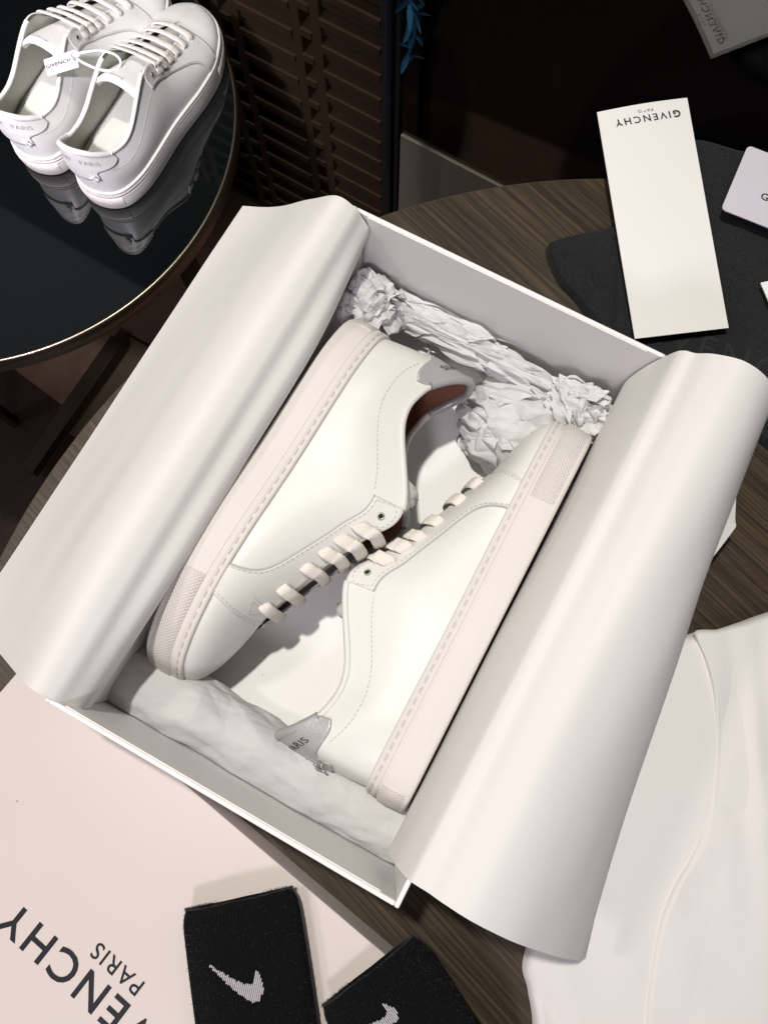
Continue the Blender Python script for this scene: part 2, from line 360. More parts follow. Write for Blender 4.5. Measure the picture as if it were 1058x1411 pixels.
# lid
LE = np.array([.792, -.6105, 0]); LN = np.array([.6105, .792, 0]); LW, LL, LH = .226, .356, .031
LC = LN * (-.197 - LW / 2) + LE * .041
lid = empty('box_lid', (LC[0], LC[1], .0005)); tag(lid, 'pale pink white box lid with black lettering, lying under the socks', 'lid')
def lbox(name, a0, a1, b0, b1, z0, z1, m, bev=.0008):
    v, f = rot_box(LC + LE * (a0 + a1) / 2 + LN * (b0 + b1) / 2 + Z * (z0 + z1) / 2, LE, LN, Z, (a1 - a0) / 2, (b1 - b0) / 2, (z1 - z0) / 2); o = wmesh(name, v, f, m, lid, False)
    if bev: bevel(o, bev, 3)
lbox('top_panel', -LL / 2, LL / 2, -LW / 2, LW / 2, LH - .0026, LH, M['lidpaper'])
for s in (-1, 1):
    lbox('side_skirt', -LL / 2 + .0003, LL / 2 - .0003, s * (LW / 2 - .0015) - .0013, s * (LW / 2 - .0015) + .0013, .001, LH - .0027, M['lidpaper'], .0004)
    lbox('end_skirt', s * (LL / 2 - .0015) - .0013, s * (LL / 2 - .0015) + .0013, -LW / 2 + .0032, LW / 2 - .0032, .001, LH - .0027, M['lidpaper'], .0004)
def flat_text(name, txt, size, c, right, up, m, par, spacing=1.1, bold=0.0, off=.0003):
    v, f = text_mesh(txt, size, spacing, bold); nrm = np.cross(right, up)
    return wmesh(name, [c + right * p[0] + up * p[1] + nrm * off for p in v], f, m, par, False)
tcn = (P(20, 1260, LH) * .5625 + P(160, 1395, LH) * .4375); ydir = LE
tcen = P(20, 1260, LH) + (P(160, 1395, LH) - P(20, 1260, LH)) * .875
tcen = P(131, 1367, LH)
flat_text('lettering', 'GIVENCHY', .0262, tcen, -LE, -LN, M['ink'], lid, 1.20, .00035)
flat_text('lettering', 'PARIS', .0138, P(163, 1334, LH), -LE, -LN, M['ink'], lid, 1.16, .0001)

# ------------------------------------------------------------------ wrapping paper
def sheet(name, stations, nv, nu, m, label, seed, amp=.0012, group=None):
    vs_ = np.array([s[0] for s in stations]); K = np.array([s[1] for s in stations], float)
    tu = np.linspace(0, K.shape[1] - 1, nu); secs = np.array([cr(k, tu) for k in K])
    tv = np.linspace(0, len(vs_) - 1, nv); G = cr(secs.reshape(len(vs_), -1), tv).reshape(nv, nu, 2); vv = cr(vs_[:, None], tv)[:, 0]
    ends = np.array([s[2] for s in stations]) if len(stations[0]) > 2 else None
    pts = np.zeros((nv, nu, 3))
    for i in range(nv):
        for j in range(nu): pts[i, j] = box(G[i, j, 0], vv[i], G[i, j, 1])
    q = pts.copy(); q = q @ np.stack([U, V * .25, Z], 1)
    d = sn(q, 14, seed) * amp + sn(q, 34, seed + 3) * amp * .4
    nrm = np.cross(np.gradient(pts, axis=0), np.gradient(pts, axis=1)); nrm /= np.linalg.norm(nrm, axis=-1)[..., None] + 1e-12
    wgt = np.linspace(0, 1, nu) ** .7; pts += nrm * (d * wgt)[..., None]
    # wavy cut ends
    e = sn(np.stack([tu * .12, tu * 0, tu * 0], -1), .5, seed + 9) * .003
    f_ = np.linspace(0, 1, nv)
    pts += V * (e[None, :] * (np.abs(f_ - .5) * 2)[:, None] ** 4)[..., None]
    o = mesh(name, pts.reshape(-1, 3), gridf(nv, nu), m)
    s = o.modifiers.new('thickness', 'SOLIDIFY'); s.thickness = .00025; s.offset = 0
    s = o.modifiers.new('crisp', 'EDGE_SPLIT'); s.split_angle = math.radians(50)
    return tag(o, label, 'paper', group)
Lsec = [(-.099, .006), (-.1, .05), (-.0965, .082), (-.089, .100), (-.0905, .111), (-.0985, .1175), (-.1055, .1255), (-.120, .1295), (-.140, .1165), (-.163, .094), (-.184, .074), (-.204, .058)]
Lb = [(-.1035, .006), (-.1035, .05), (-.1025, .08), (-.0985, .096), (-.0965, .108), (-.1010, .117), (-.107, .1250), (-.120, .1275), (-.140, .110), (-.164, .087), (-.185, .070), (-.2035, .059)]
Lf = [(-.1, .006), (-.102, .04), (-.1, .07), (-.095, .090), (-.095, .105), (-.1, .115), (-.1065, .123), (-.119, .125), (-.140, .108), (-.162, .088), (-.184, .071), (-.204, .058)]
sheet('wrapping_paper', [(.171, Lb), (.09, Lsec), (0, Lsec), (-.09, Lsec), (-.172, Lf)], 90, 130, M['paper'], 'glossy white paper sheet folded over the left side of the shoe box', 11, .0010)
Rb = [(.1035, .006), (.1000, .05), (.0970, .075), (.1010, .104), (.1083, .131), (.113, .139), (.119, .1415), (.128, .149), (.143, .155), (.160, .149), (.172, .132), (.178, .105), (.178, .075), (.170, .050)]
Rm = [(.1015, .006), (.1000, .05), (.0965, .075), (.1005, .102), (.1086, .1240), (.113, .1295), (.119, .1312), (.128, .1380), (.142, .1425), (.162, .1350), (.181, .119), (.195, .096), (.202, .070), (.2, .046)]
Rf = [(.1015, .006), (.1000, .05), (.0965, .075), (.1000, .102), (.1070, .1225), (.112, .1268), (.118, .1280), (.127, .1325), (.143, .135), (.164, .126), (.185, .109), (.205, .088), (.221, .066), (.231, .046)]
sheet('wrapping_paper', [(.1695, Rb), (.08, [((a[0] + b[0]) / 2, (a[1] + b[1]) / 2) for a, b in zip(Rb, Rm)]), (0, Rm), (-.08, [((a[0] + b[0]) / 2, (a[1] + b[1]) / 2) for a, b in zip(Rf, Rm)]), (-.161, Rf)], 90, 130, M['paper'], 'glossy white paper sheet rolled over the right side of the shoe box', 23, .0014)
Us = [(.114, .112), (.118, .09), (.128, .066), (.150, .048), (.175, .038), (.197, .031), (.2155, .024)]
flap = lambda w_: [(a - w_ * k, b) for k, (a, b) in zip(np.linspace(0, 1, 7), Us)]
sheet('wrapping_paper', [(.176, flap(.016)), (.142, flap(.004)), (.136, flap(.001)), (.130, flap(.0015)), (.10, flap(.008)), (.05, flap(.020)), (-.05, flap(.045))], 90, 50, M['paper'], 'lower flap of white paper peeking out under the rolled right sheet', 37, .0008)

# ------------------------------------------------------------------ tissue
def roll(name, c0, c1, ru, rz, label, seed, nt=150, nl=260, amp=.0035, freq=32, zmin=.0052, prof=None, sag=0):
    th = np.linspace(0, 2 * math.pi, nt, endpoint=False); l = np.linspace(0, 1, nl)
    c0, c1 = np.array(c0), np.array(c1); pts = np.zeros((nl, nt, 3))
    for i, t in enumerate(l):
        e = (max(0, 1 - abs(2 * t - 1) ** 5)) ** .5 if prof is None else prof(t)
        c = c0 + (c1 - c0) * t
        for j, a in enumerate(th):
            ca, sa = math.cos(a), math.sin(a); r = (abs(ca) ** 2.4 + abs(sa) ** 2.4) ** (-1 / 2.4)
            pts[i, j] = (c[0], c[1] + ru * e * r * ca, c[2] + rz * e * r * sa)
    q = pts * np.array([.48, 1, 1]); base = creases(q, freq, seed, 4) + .30 * creases(q, freq * 2.4, seed + 5, 4) + .12 * creases(q, freq * 5, seed + 6, 4)
    cen = c0 + (c1 - c0) * l[:, None]; n = pts - cen[:, None, :]; n[..., 0] = 0; n /= np.linalg.norm(n, axis=-1)[..., None] + 1e-6
    pts += n * (base * amp * .85 + sn(q, 11, seed + 2) * amp * 1.2)[..., None]
    pts[..., 0] += sn(q, 20, seed + 8) * .003
    pts[..., 2] = np.maximum(pts[..., 2], zmin); pts[..., 1] = np.clip(pts[..., 1], -.1715, .1715)
    wv = pts[..., 0:1] * U + pts[..., 1:2] * V + pts[..., 2:3] * Z
    f = gridf(nl, nt, False, True)
    o = mesh(name, wv.reshape(-1, 3), f, M['tissue']); return tag(o, label, 'tissue paper')
def clump(name, c, r, label, seed, squash=(1, 1, 1), n=15, ro=1.0, R1=(.62, .92), m=16, smooth=False):
    R = np.random.default_rng(seed); g = MB(); a = np.linspace(-1, 1, m); A, B = np.meshgrid(a, a, indexing='ij')
    for k in range(n):
        d = R.normal(size=3); d[2] = abs(d[2]) * .9 + .1; d /= np.linalg.norm(d); e = np.cross(d, R.normal(size=3)); e /= np.linalg.norm(e); f_ = np.cross(d, e)
        sz = R.uniform(.65, 1.1); R0 = R.uniform(*R1)
        p = (d + (A * sz)[..., None] * e + (B * sz * R.uniform(.5, 1))[..., None] * f_); p /= np.linalg.norm(p, axis=-1)[..., None]
        th = R.uniform(0, 3.14); x = A * math.cos(th) + B * math.sin(th)
        h = R0 + ro * .20 * (np.abs((x * R.uniform(1.0, 1.8) + R.uniform(0, 1)) % 1.0 - .5) * 2 - .5) + ro * .20 * creases(p, .8, seed + k, 4) + ro * .08 * creases(p, 2.4, seed + k + 50, 4) + ro * .16 * np.maximum(np.abs(A), np.abs(B)) ** 4 * R.uniform(-.6, 1.2)
        q = p * h[..., None] * np.array(squash) * r + d * r * .1
        wv = box(*c) + q[..., 0:1] * U + q[..., 1:2] * V + q[..., 2:3] * Z; wv[..., 2] = np.maximum(wv[..., 2], .0055)
        g.add(wv.reshape(-1, 3), gridf(m, m))
    return tag(mesh(name, g.v, g.f, M['tissue'], smooth=smooth), label, 'tissue paper')
clump('tissue_clump', (-.083, .143, .053), .0255, 'crumpled tissue clump in the back left corner of the box', 61, squash=(1.0, .85, 1.1))
clump('tissue_clump', (.081, .146, .057), .0235, 'crumpled tissue clump in the back right corner of the box', 66, squash=(1.2, .8, .95))
roll('tissue_roll', (-.1065, -.1515, .031), (.1065, -.1545, .029), .0225, .025, 'long grey white tissue roll along the front wall of the box', 44, amp=.0032, freq=30, prof=lambda t: .84 + .16 * min(1, 6 * min(t, 1 - t)))
clump('tissue_bundle', (.0560, .1260, .022), .0335, 'wide loosely crumpled tissue bundle in front of the back wall', 95, squash=(1.62, 1.05, 1.2), n=16, ro=.5, R1=(.78, .92), m=26)
clump('tissue_twist', (-.004, .1570, .048), .0205, 'twisted crumpled tissue strip between the back wall and the wide bundle', 83, squash=(3.9, .62, .8), n=26)

# ------------------------------------------------------------------ sneakers
KP = [(.003, 0), (.007, .017), (.018, .0285), (.040, .0345), (.066, .0355), (.109, .0352), (.136, .038), (.163, .0422), (.194, .0446), (.216, .0418), (.235, .0358), (.252, .0235), (.2615, 0)]
KT = [(.002, 0, .0895), (.005, .013, .0875), (.015, .0215, .0785), (.032, .0262, .0685), (.058, .0278, .0690), (.106, .0235, .0965), (.132, .019, .0845), (.158, .0155, .0705), (.195, .012, .0555), (.213, .001, .0495), (.226, 0, .0460), (.238, 0, .0415), (.248, 0, .037)]
KC = [.42, .42, .42, .42, .42, .40, .36, .30, .24, .20, .18, .17, .16]
KB = [0.0028, .0028, .0025, .002, .001, 0, 0, 0, .001, .001, .001, .001, .001]
ZS = .0235
class Last:
    def __init__(s, asym):
        s.asym = asym
        pf = [(x, y) for x, y in KP] + [(KP[i][0], -KP[i][1]) for i in range(11, 0, -1)]
        tf = [t for t in KT] + [(KT[i][0], -KT[i][1], KT[i][2]) for i in range(11, 0, -1)]
        s.p = np.array(pf); s.t = np.array(tf)
        s.cy = lambda x: asym * (.010 * (np.clip(x, 0, 1) / .26) ** 2.2 - .006 * np.sin(np.pi * np.clip(x / .26, 0, 1)))
        for A in (s.p,): A[:, 1] += asym * (.010 * (A[:, 0] / .26) ** 2.2 - .006 * np.sin(np.pi * np.clip(A[:, 0] / .26, 0, 1)))
        s.c = np.array([[a] for a in KC + [KC[i] for i in range(11, 0, -1)]]); s.b = np.array([[a] for a in KB + [KB[i] for i in range(11, 0, -1)]])
    def Pq(s, q): return cr(s.p, q, True)
    def Tq(s, q):
        r = cr(s.t, q, True); m = np.mod(q, 24); r[..., 1] = np.where(m <= 12, np.maximum(r[..., 1], 0), np.minimum(r[..., 1], 0)); r[..., 1] += s.cy(r[..., 0]); return r
    def n2(s, q):
        e = .02; d = s.Pq(np.asarray(q) + e) - s.Pq(np.asarray(q) - e); d /= np.linalg.norm(d, axis=-1)[..., None]
        return np.stack([d[..., 1], -d[..., 0]], -1) * np.array([1, 1]) * -1 * -1
    def S(s, q, v):
        q, v = np.broadcast_arrays(np.asarray(q, float), np.asarray(v, float)); q = np.array(q); v = np.array(v)
        p = s.Pq(q); t = s.Tq(q); c = cr(s.c, q, True)[..., 0]; b = cr(s.b, q, True)[..., 0]
        n = s.n2(q)
        p3 = np.concatenate([p, np.full(p.shape[:-1] + (1,), ZS)], -1); dz = t[..., 2] - ZS
        c1 = p3.copy(); c1[..., 2] += dz * .5; c1[..., :2] += n * (b * 1.2)[..., None]
        c2 = np.concatenate([t[..., :2] + (p - t[..., :2]) * .55, (t[..., 2] - dz * c)[..., None]], -1); c2[..., :2] += n * b[..., None]
        v = v[..., None]; return p3 * (1 - v) ** 3 + 3 * c1 * v * (1 - v) ** 2 + 3 * c2 * v * v * (1 - v) + t * v ** 3
    def N(s, q, v):
        e = .03; q = np.asarray(q, float); v = np.asarray(v, float)
        dq = s.S(q + e, v) - s.S(q - e, v); va, vb = np.clip(v + .03, 0, 1), np.clip(v - .03, 0, 1); dv = s.S(q, va) - s.S(q, vb)
        n = np.cross(dq, dv); n /= np.linalg.norm(n, axis=-1)[..., None] + 1e-12
        ref = np.concatenate([s.n2(q), np.full(n.shape[:-1] + (1,), .25)], -1); sg = np.sign((n * ref).sum(-1)); sg[sg == 0] = 1
        return n * sg[..., None]
    def at(s, q, v, off=0.0): return s.S(q, v) + s.N(q, v) * np.asarray(off)[..., None]
# check footprint normal points outwards
_l = Last(0); _o = _l.n2(np.array([4.0]))[0]
if _o[1] < 0: Last.n2 = (lambda g: (lambda s, q: -g(s, q)))(Last.n2)

def poly_at(pl, t):
    pl = np.array(pl, float); n = len(pl) - 1; return cr(pl, np.asarray(t) * n)
def make_shoe(name, Mw, asym, lining, tabmat, label, group, tabtext, inkmat, lacemat, tabdetail):
    L = Last(asym); root = empty(name, M=Mw); tag(root, label, 'sneaker', group)
    Nq = 264; q = np.linspace(0, 24, Nq, endpoint=False)
    # outsole
    prof = [(-.007, .0002), (-.001, 0), (.0020, .0006), (.0030, .0022), (.0033, .012), (.0030, .0180), (.0030, .0186), (.0022, .0189), (.0022, .0194), (.0030, .0197), (.0029, .0222), (.0021, .0229), (.0021, .0240), (.0027, .0246), (.0025, .0258), (.0014, .0268), (.0002, .0268), (-.0012, .0255)]
    p2 = L.Pq(q); n2 = L.n2(q); vv = []
    for off, z in prof: vv += [(a[0] + b[0] * off, a[1] + b[1] * off, z) for a, b in zip(p2, n2)]
    f = gridf(len(prof), Nq, False, True); f.append(tuple(range(Nq)))
    mesh('outsole', vv, f, M['rubber'], root)
    arc = np.concatenate([[0], np.cumsum(np.linalg.norm(np.diff(p2, axis=0), axis=1))])
    def bumper(nm, q0, q1):
        qq = np.linspace(q0, q1, 90); pp = L.Pq(qq); nn = L.n2(qq); ac = np.concatenate([[0], np.cumsum(np.linalg.norm(np.diff(pp, axis=0), axis=1))])
        pr = [(.0012, .0016), (.0032, .0034), (.0042, .012), (.0038, .0180), (.0026, .0187)]; vv = []; uv = []
        for off, z in pr:
            for i in range(90):
                o2 = off if 0 < i < 89 else .0022
                vv.append((pp[i][0] + nn[i][0] * o2, pp[i][1] + nn[i][1] * o2, z)); uv.append((ac[i], z))
        mesh(nm, vv, gridf(5, 90), M['knurl'], root, uv=uv)
    bumper('toe_bumper', 8.15, 15.85); bumper('heel_bumper', -1.75, 1.75)
    # upper
    nv = 26; v = np.linspace(0, 1, nv); Q, Vv = np.meshgrid(q, v, indexing='ij'); pts = L.S(Q, Vv)
    keep = [fc for fc in gridf(Nq, nv, True, False)]
    up = mesh('upper', pts.reshape(-1, 3), keep, M['leather'], root)
    # lining and insole
    ql = np.linspace(-6.2, 6.2, 120); vl = np.linspace(.06, .985, 18); Q, Vv = np.meshgrid(ql, vl, indexing='ij')
    mesh('lining', L.at(Q, Vv, -.0026 + 0 * Q).reshape(-1, 3), gridf(120, 18), lining, root)
    vv = [(min(a[0] - b[0] * .004, .19), (a[1] - b[1] * .004), .0335 if a[0] < .19 else .03) for a, b in zip(p2, n2) if a[0] < .2]; mesh('insole', vv, [tuple(range(len(vv)))], lining, root, False)
    # collar binding
    qb = np.linspace(-5, 5, 130); vb, fb = tube(L.at(qb, np.full(130, .992), np.full(130, -.0010)), .0024, 8); mesh('collar_binding', vb, fb, M['leather2'], root)
    def patch(nm, A, B, m, t=.0011, na=130, nb=16):
        a = np.linspace(0, 1, na); b = np.linspace(0, 1, nb); PA, PB = poly_at(A, a), poly_at(B, a)
        ai = np.concatenate([[0], np.arange(na), [na - 1]]); bi = np.concatenate([[0], np.arange(nb), [nb - 1]])
        G = PA[ai][:, None, :] * (1 - b[bi])[None, :, None] + PB[ai][:, None, :] * b[bi][None, :, None]
        off = np.full((na + 2, nb + 2), t); off[0] = off[-1] = -.0006; off[:, 0] = off[:, -1] = -.0006
        off[1, 1:-1] *= .75; off[-2, 1:-1] *= .75; off[1:-1, 1] *= .75; off[1:-1, -2] *= .75
        pt = L.at(G[..., 0], np.clip(G[..., 1], 0, 1), off); return mesh(nm, pt.reshape(-1, 3), gridf(na + 2, nb + 2), m, root)
    st = MB()
    def stitch(pl, off, ln=.0021, gap=.0013, wd=.00028, n=600):
        g = poly_at(pl, np.linspace(0, 1, n)); pt = L.at(g[:, 0], np.clip(g[:, 1], 0, 1), np.full(n, off)); nn = L.N(g[:, 0], np.clip(g[:, 1], 0, 1)); lay(pt, nn, ln, gap, wd)
    def lay(pt, nn, ln, gap, wd):
        s = np.concatenate([[0], np.cumsum(np.linalg.norm(np.diff(pt, axis=0), axis=1))]); d = gap
        while d + ln < s[-1]:
            i0, i1 = np.searchsorted(s, d), min(np.searchsorted(s, d + ln), len(s) - 1)
            a, b = pt[i0], pt[i1]; t = b - a; l = np.linalg.norm(t)
            if l > 1e-6:
                t /= l; n = nn[i0]; st.box((a + b) / 2, t, np.cross(n, t), n, l / 2, wd, .0002)
            d += ln + gap
    MIR = lambda pl: [(24 - a, b) for a, b in pl]
    EA = [(5.0, .735), (5.6, .725), (6.2, .69), (6.7, .64), (7.2, .56), (7.5, .46), (7.66, .32), (7.74, .16), (7.78, .0)]
    EB = [(4.98, 1.0), (5.8, 1), (6.5, 1), (7.2, 1), (7.9, 1.0), (8.4, 1), (8.72, .95), (8.72, .5), (8.5, 0)]
    TA = [(-2.75, .84), (-2.3, .70), (-1.5, .62), (-1.15, .54), (-1.05, .36), (0, .33), (1.05, .36), (1.15, .54), (1.5, .62), (2.3, .70), (2.75, .84)]
    TB = [(a, .985) for a, _ in TA]
    for mir in (False, True):
        f_ = MIR if mir else (lambda k: k)
        ey = patch('eyestay', f_(EA), f_(EB), M['leather2'])
        g_ = poly_at(f_(EA), np.linspace(0, 1, 90)); mesh('cut_edge', *tube(L.at(g_[:, 0], np.clip(g_[:, 1], 0, 1), np.full(90, .0004)), .0007, 6), M['rawedge'], ey)
        stitch(f_([(a + .03, b + .03) for a, b in EA[:-1]] + [(7.86, .01)]), .0012)
        stitch(f_([(8.42, .02), (8.62, .5), (8.6, .90), (8.2, .955), (7.5, .955), (6.7, .955), (5.9, .955), (5.08, .955), (5.06, .77)]), .0012)
        for tri in ([(8.22, .92), (8.16, .62)], [(8.16, .62), (8.52, .70)], [(8.52, .70), (8.22, .92)], [(8.12, .94), (8.06, .60)]): stitch(f_(tri), .0012, .0013, .0008, n=200)
        stitch(f_([(2.0, .60), (2.6, .58), (3.2, .60), (3.9, .66), (4.5, .71), (4.98, .72)]), .0001, .0018, .0012)
        stitch(f_([(1.45, .66), (2.2, .745), (2.62, .86), (2.66, .95)]), .0012, .0016, .001)
    patch('heel_tab', TA, TB, tabmat, .0016)
    stitch([(-1.05, .64), (-.5, .655), (0, .66), (.5, .655), (1.05, .64)], .0017, .0016, .001)
    for s in (-1, 1): stitch([(s * .86, .62), (s * .84, .44)], .0017, .0016, .001)
    tb = tube(L.at(np.linspace(-2.7, 2.7, 60), np.full(60, .99), np.full(60, -.0006)), .0031, 8); mesh('heel_tab_rim', *tb, tabmat, root)
    # welt stitches in the sole channel
    qs = np.linspace(0, 24, 2000); pp = L.Pq(qs); nn = L.n2(qs)
    lay(np.c_[pp + nn * .0026, np.full(2000, .0234)], np.c_[nn, np.zeros(2000)], .0044, .0028, .00033)
    o = mesh('stitching', st.v, st.f, M['stitch'], root, False); tag(o, kind='stuff')
    # tongue
    cl = [(.219, .0445), (.195, .0515), (.165, .0635), (.135, .076), (.112, .0865), (.098, .0925), (.090, .0950), (.087, .0925)]
    hw = [.012, .0165, .019, .021, .0235, .025, .0245, .024]; tv = np.linspace(0, 7, 60); C_ = cr(cl, tv); H_ = cr(np.array(hw)[:, None], tv)[:, 0]; yy = np.linspace(-1, 1, 25)
    ac = asym * (.010 * (C_[:, 0] / .26) ** 2.2 - .006 * np.sin(np.pi * C_[:, 0] / .26))
    pt = np.array([[(c[0], a + h * y, c[1] - .012 * y * y * (h / .02)) for y in yy] for c, h, a in zip(C_, H_, ac)])
    o = mesh('tongue', pt.reshape(-1, 3), gridf(60, 25), M['leather2'], root); sm = o.modifiers.new('thickness', 'SOLIDIFY'); sm.thickness = .0045; sm.offset = 0; sm = o.modifiers.new('crisp', 'EDGE_SPLIT'); sm.split_angle = math.radians(60)
    # tongue label
    i0, i1 = 44, 52
    lb = pt[i0:i1 + 1, 8:17] + np.array([.0005, 0, .0029]); lo = mesh('tongue_label', lb.reshape(-1, 3), gridf(i1 - i0 + 1, 9), M['leather'], root)
    tv_, tf_ = text_mesh('GIVENCHY', .0036, 1.05, 0); cxy = pt[48, 12]; ax = pt[52, 12] - pt[44, 12]; ax /= np.linalg.norm(ax)
    mesh('lettering', [cxy + np.array([0, 1, 0]) * -p[0] * -1 * -1 + ax * -p[1] * -1 + np.array([.0006, 0, .0035 - .012 * 1.2 * (p[0] / .025) ** 2]) for p in tv_], tf_, inkmat, lo, False)
    # eyelets and laces
    qe = np.linspace(5.30, 8.12, 7)
    for k, e in enumerate(qe):
        ring = []
        for s in (1, -1):
            q0 = e if s > 0 else 24 - e
            if k == 0:
                c = L.at(np.array([q0]), np.array([.875]), np.array([.0020]))[0]; n = L.N(np.array([q0]), np.array([.875]))[0]
                t = np.cross(n, (0, 0, 1)); t /= np.linalg.norm(t); b = np.cross(n, t)
                cp = [c + .0018 * (t * math.cos(a) + b * math.sin(a)) for a in np.linspace(0, 6.2832, 20, endpoint=False)]
                er = mesh('eyelet', *tube(cp, .00045, 6, True, flat=n), M['metal'], root); mesh('eyelet_hole', [p + n * .00015 for p in cp], [tuple(range(20))], M['hole'], er, False)
        if k == 0: continue
        w_ = L.Tq(np.array([e + .1]))[0] - L.Tq(np.array([e - .1]))[0]; w_ /= np.linalg.norm(w_); jit = rng.normal(0, .0004)
        def side(q0):
            f1 = lambda v_, o_: L.at(np.array([q0]), np.array([v_]), np.array([o_]))[0]
            return [f1(.80, -.0012), f1(.81, .0014), f1(.84, .0034), f1(.92, .0040), f1(.995, .0036)]
        a, b = side(e), side(24 - e); mid = (a[-1] + b[-1]) / 2 + np.array([0, 0, .0022])
        m1 = a[-1] * .6 + b[-1] * .4 + np.array([0, 0, .0020]); m2 = a[-1] * .4 + b[-1] * .6 + np.array([0, 0, .0020])
        path = cr(a + [m1, m2] + b[::-1], np.linspace(0, 11, 60)); tt = np.gradient(path, axis=0); tt /= np.linalg.norm(tt, axis=1)[:, None]
        vv = []
        for i in range(60):
            nrm = np.cross(tt[i], w_); nrm /= np.linalg.norm(nrm); w2 = np.cross(nrm, tt[i]); en = min(i, 59 - i)
            sc = min(1, .45 + en * .16); hw_ = (.0043 + jit) * sc
            for j in range(14):
                an = 6.2832 * j / 14; vv.append(path[i] + w2 * hw_ * math.copysign(abs(math.cos(an)) ** .8, math.cos(an)) + nrm * .0013 * math.sin(an) + np.array([jit * 2, 0, 0]))
        mesh('lace', vv, gridf(60, 14, False, True) + [tuple(range(14))], lacemat, root)
    # heel text
    def heeltext(txt, size, arc0, v0):
        tv_, tf_ = text_mesh(txt, size, 1.05, 0); s0 = L.S(np.array([-1.0, 1.0]), np.array([v0, v0])); 
        qq = np.linspace(-3, 3, 400); pth = L.S(qq, np.full(400, v0)); sacc = np.concatenate([[0], np.cumsum(np.linalg.norm(np.diff(pth, axis=0), axis=1))]); sacc -= sacc[200]
        vl_ = np.linalg.norm(L.S(np.array([0.]), np.array([v0 + .05]))[0] - L.S(np.array([0.]), np.array([v0 - .05]))[0]) / .1
        qv = np.interp(-(tv_[:, 0] + arc0), sacc, qq); vv_ = v0 + tv_[:, 1] / vl_
        mesh('lettering', L.at(qv, vv_, np.full(len(qv), .0019)), tf_, inkmat, root, False)
    heeltext('GIVENCHY', .0078, -.0205, .82); heeltext('PARIS', .0078, .0175, .82)
    # clear fastener on the tab
    c = L.at(np.array([-.85]), np.array([.46]), np.array([.003]))[0]; n = L.N(np.array([-.85]), np.array([.46]))[0]
    t = np.cross(n, (0, 0, 1)); t /= np.linalg.norm(t); b = np.cross(t, n)
    kb = MB()
    for a0 in (.5, 1.9, 3.4, 4.9):
        d = t * math.cos(a0) + b * math.sin(a0); e2 = np.cross(n, d)
        loop = [c + d * (.0022 - .0022 * math.cos(x)) + e2 * .0011 * math.sin(x) + n * .001 * math.sin(x * .5) for x in np.linspace(0, 6.2832, 14, endpoint=False)]
        kb.add(*tube(loop, .00055, 6, True, flat=n))
    kb.add(*tube([c - n * .003, c + n * .0015], .0012, 8))
    mesh('tab_fastener', kb.v, kb.f, tabdetail, root)
    return root, L
def basis(x, z, o):
    x = np.asarray(x, float); x /= np.linalg.norm(x); z = np.asarray(z, float); z -= x * (x @ z); z /= np.linalg.norm(z); y = np.cross(z, x)
    return Matrix([[x[0], y[0], z[0], o[0]], [x[1], y[1], z[1], o[1]], [x[2], y[2], z[2], o[2]], [0, 0, 0, 1]])
def tilt(zdir, deg): a = math.radians(deg); return zdir * math.cos(a) - Z * math.sin(a)
SCL = Matrix.Scale(1.02, 4)
make_shoe('sneaker', basis(-V - U * .028, tilt(U, -3), box(-.0840, .1310, .0535)) @ SCL, 1, M['brownlining'], M['silver'], 'white leather sneaker on its side, sole toward the left wall of the box', 'sneakers in the shoe box', 1, M['ink'], M['lace'], M['metal'])
make_shoe('sneaker', basis(V, tilt(-U, 4.5), box(.0965, -.1405, .0510)) @ SCL, -1, M['brownlining'], M['silver'], 'white leather sneaker on its side, sole toward the right wall of the box', 'sneakers in the shoe box', 1, M['ink'], M['lace'], M['metal'])
GZs = GZ + .0003
hA = P(136, 282, GZs + .003); tA = P(290, 26, GZs + .01); dA = tA - hA; dA[2] = 0
print('glass shoe length', np.linalg.norm(dA))
GS = Matrix.Scale(np.linalg.norm(dA) / .2645, 4)
RA, LA = make_shoe('sneaker', basis(dA, Z, (hA[0], hA[1], GZs)) @ GS, 1, M['whitelining'], M['leather2'], 'white sneaker on the glass table, nearer the bronze rim', 'sneakers on the glass table', 1, M['greyink'], M['lace'], M['ABS'])
hB = P(50, 236, GZs + .003)
RB, LB = make_shoe('sneaker', basis(dA, Z, (hB[0], hB[1], GZs)) @ GS, -1, M['whitelining'], M['leather2'], 'white sneaker on the glass table, partly out of frame at the left', 'sneakers on the glass table', 1, M['greyink'], M['lace'], M['ABS'])

# hang tag with loop between the two display sneakers
tz = GZ + .085
tg = empty('hang_tag', P(90, 88, tz)); tag(tg, 'small white hang tag on a plastic loop between the display sneakers', 'tag')
qd = [P(60, 82, tz - .002), P(104, 68, tz + .006), P(109, 92, tz + .006), P(66, 105, tz - .002)]
rt = qd[1] - qd[0]; upv = qd[0] - qd[3]; nn = np.cross(rt, upv); nn /= np.linalg.norm(nn)
bevel(wmesh('card', qd + [p - nn * .0008 for p in qd], [(3, 2, 1, 0)[::-1][::-1], (4, 5, 6, 7), (0, 1, 5, 4), (1, 2, 6, 5), (2, 3, 7, 6), (3, 0, 4, 7)], M['ABS'], tg, False), .0008)
tr = rt / np.linalg.norm(rt); tu_ = np.cross(nn, tr)
flat_text('lettering', 'GIVENCHY', .0058, np.mean(qd, 0) - tr * .001, tr, tu_, M['ink'], tg, 1.1, .0001, .0004); flat_text('lettering', 'PARIS', .0022, np.mean(qd, 0) - tu_ * .0045, tr, tu_, M['ink'], tg, 1.1, 0, .0004)
lp = [P(x, y, tz + dz) for x, y, dz in [(102, 75, .006), (118, 72, .010), (140, 70, .006), (160, 76, .002), (167, 88, 0), (158, 97, .002), (138, 96, .004), (118, 88, .006), (105, 80, .007)]]
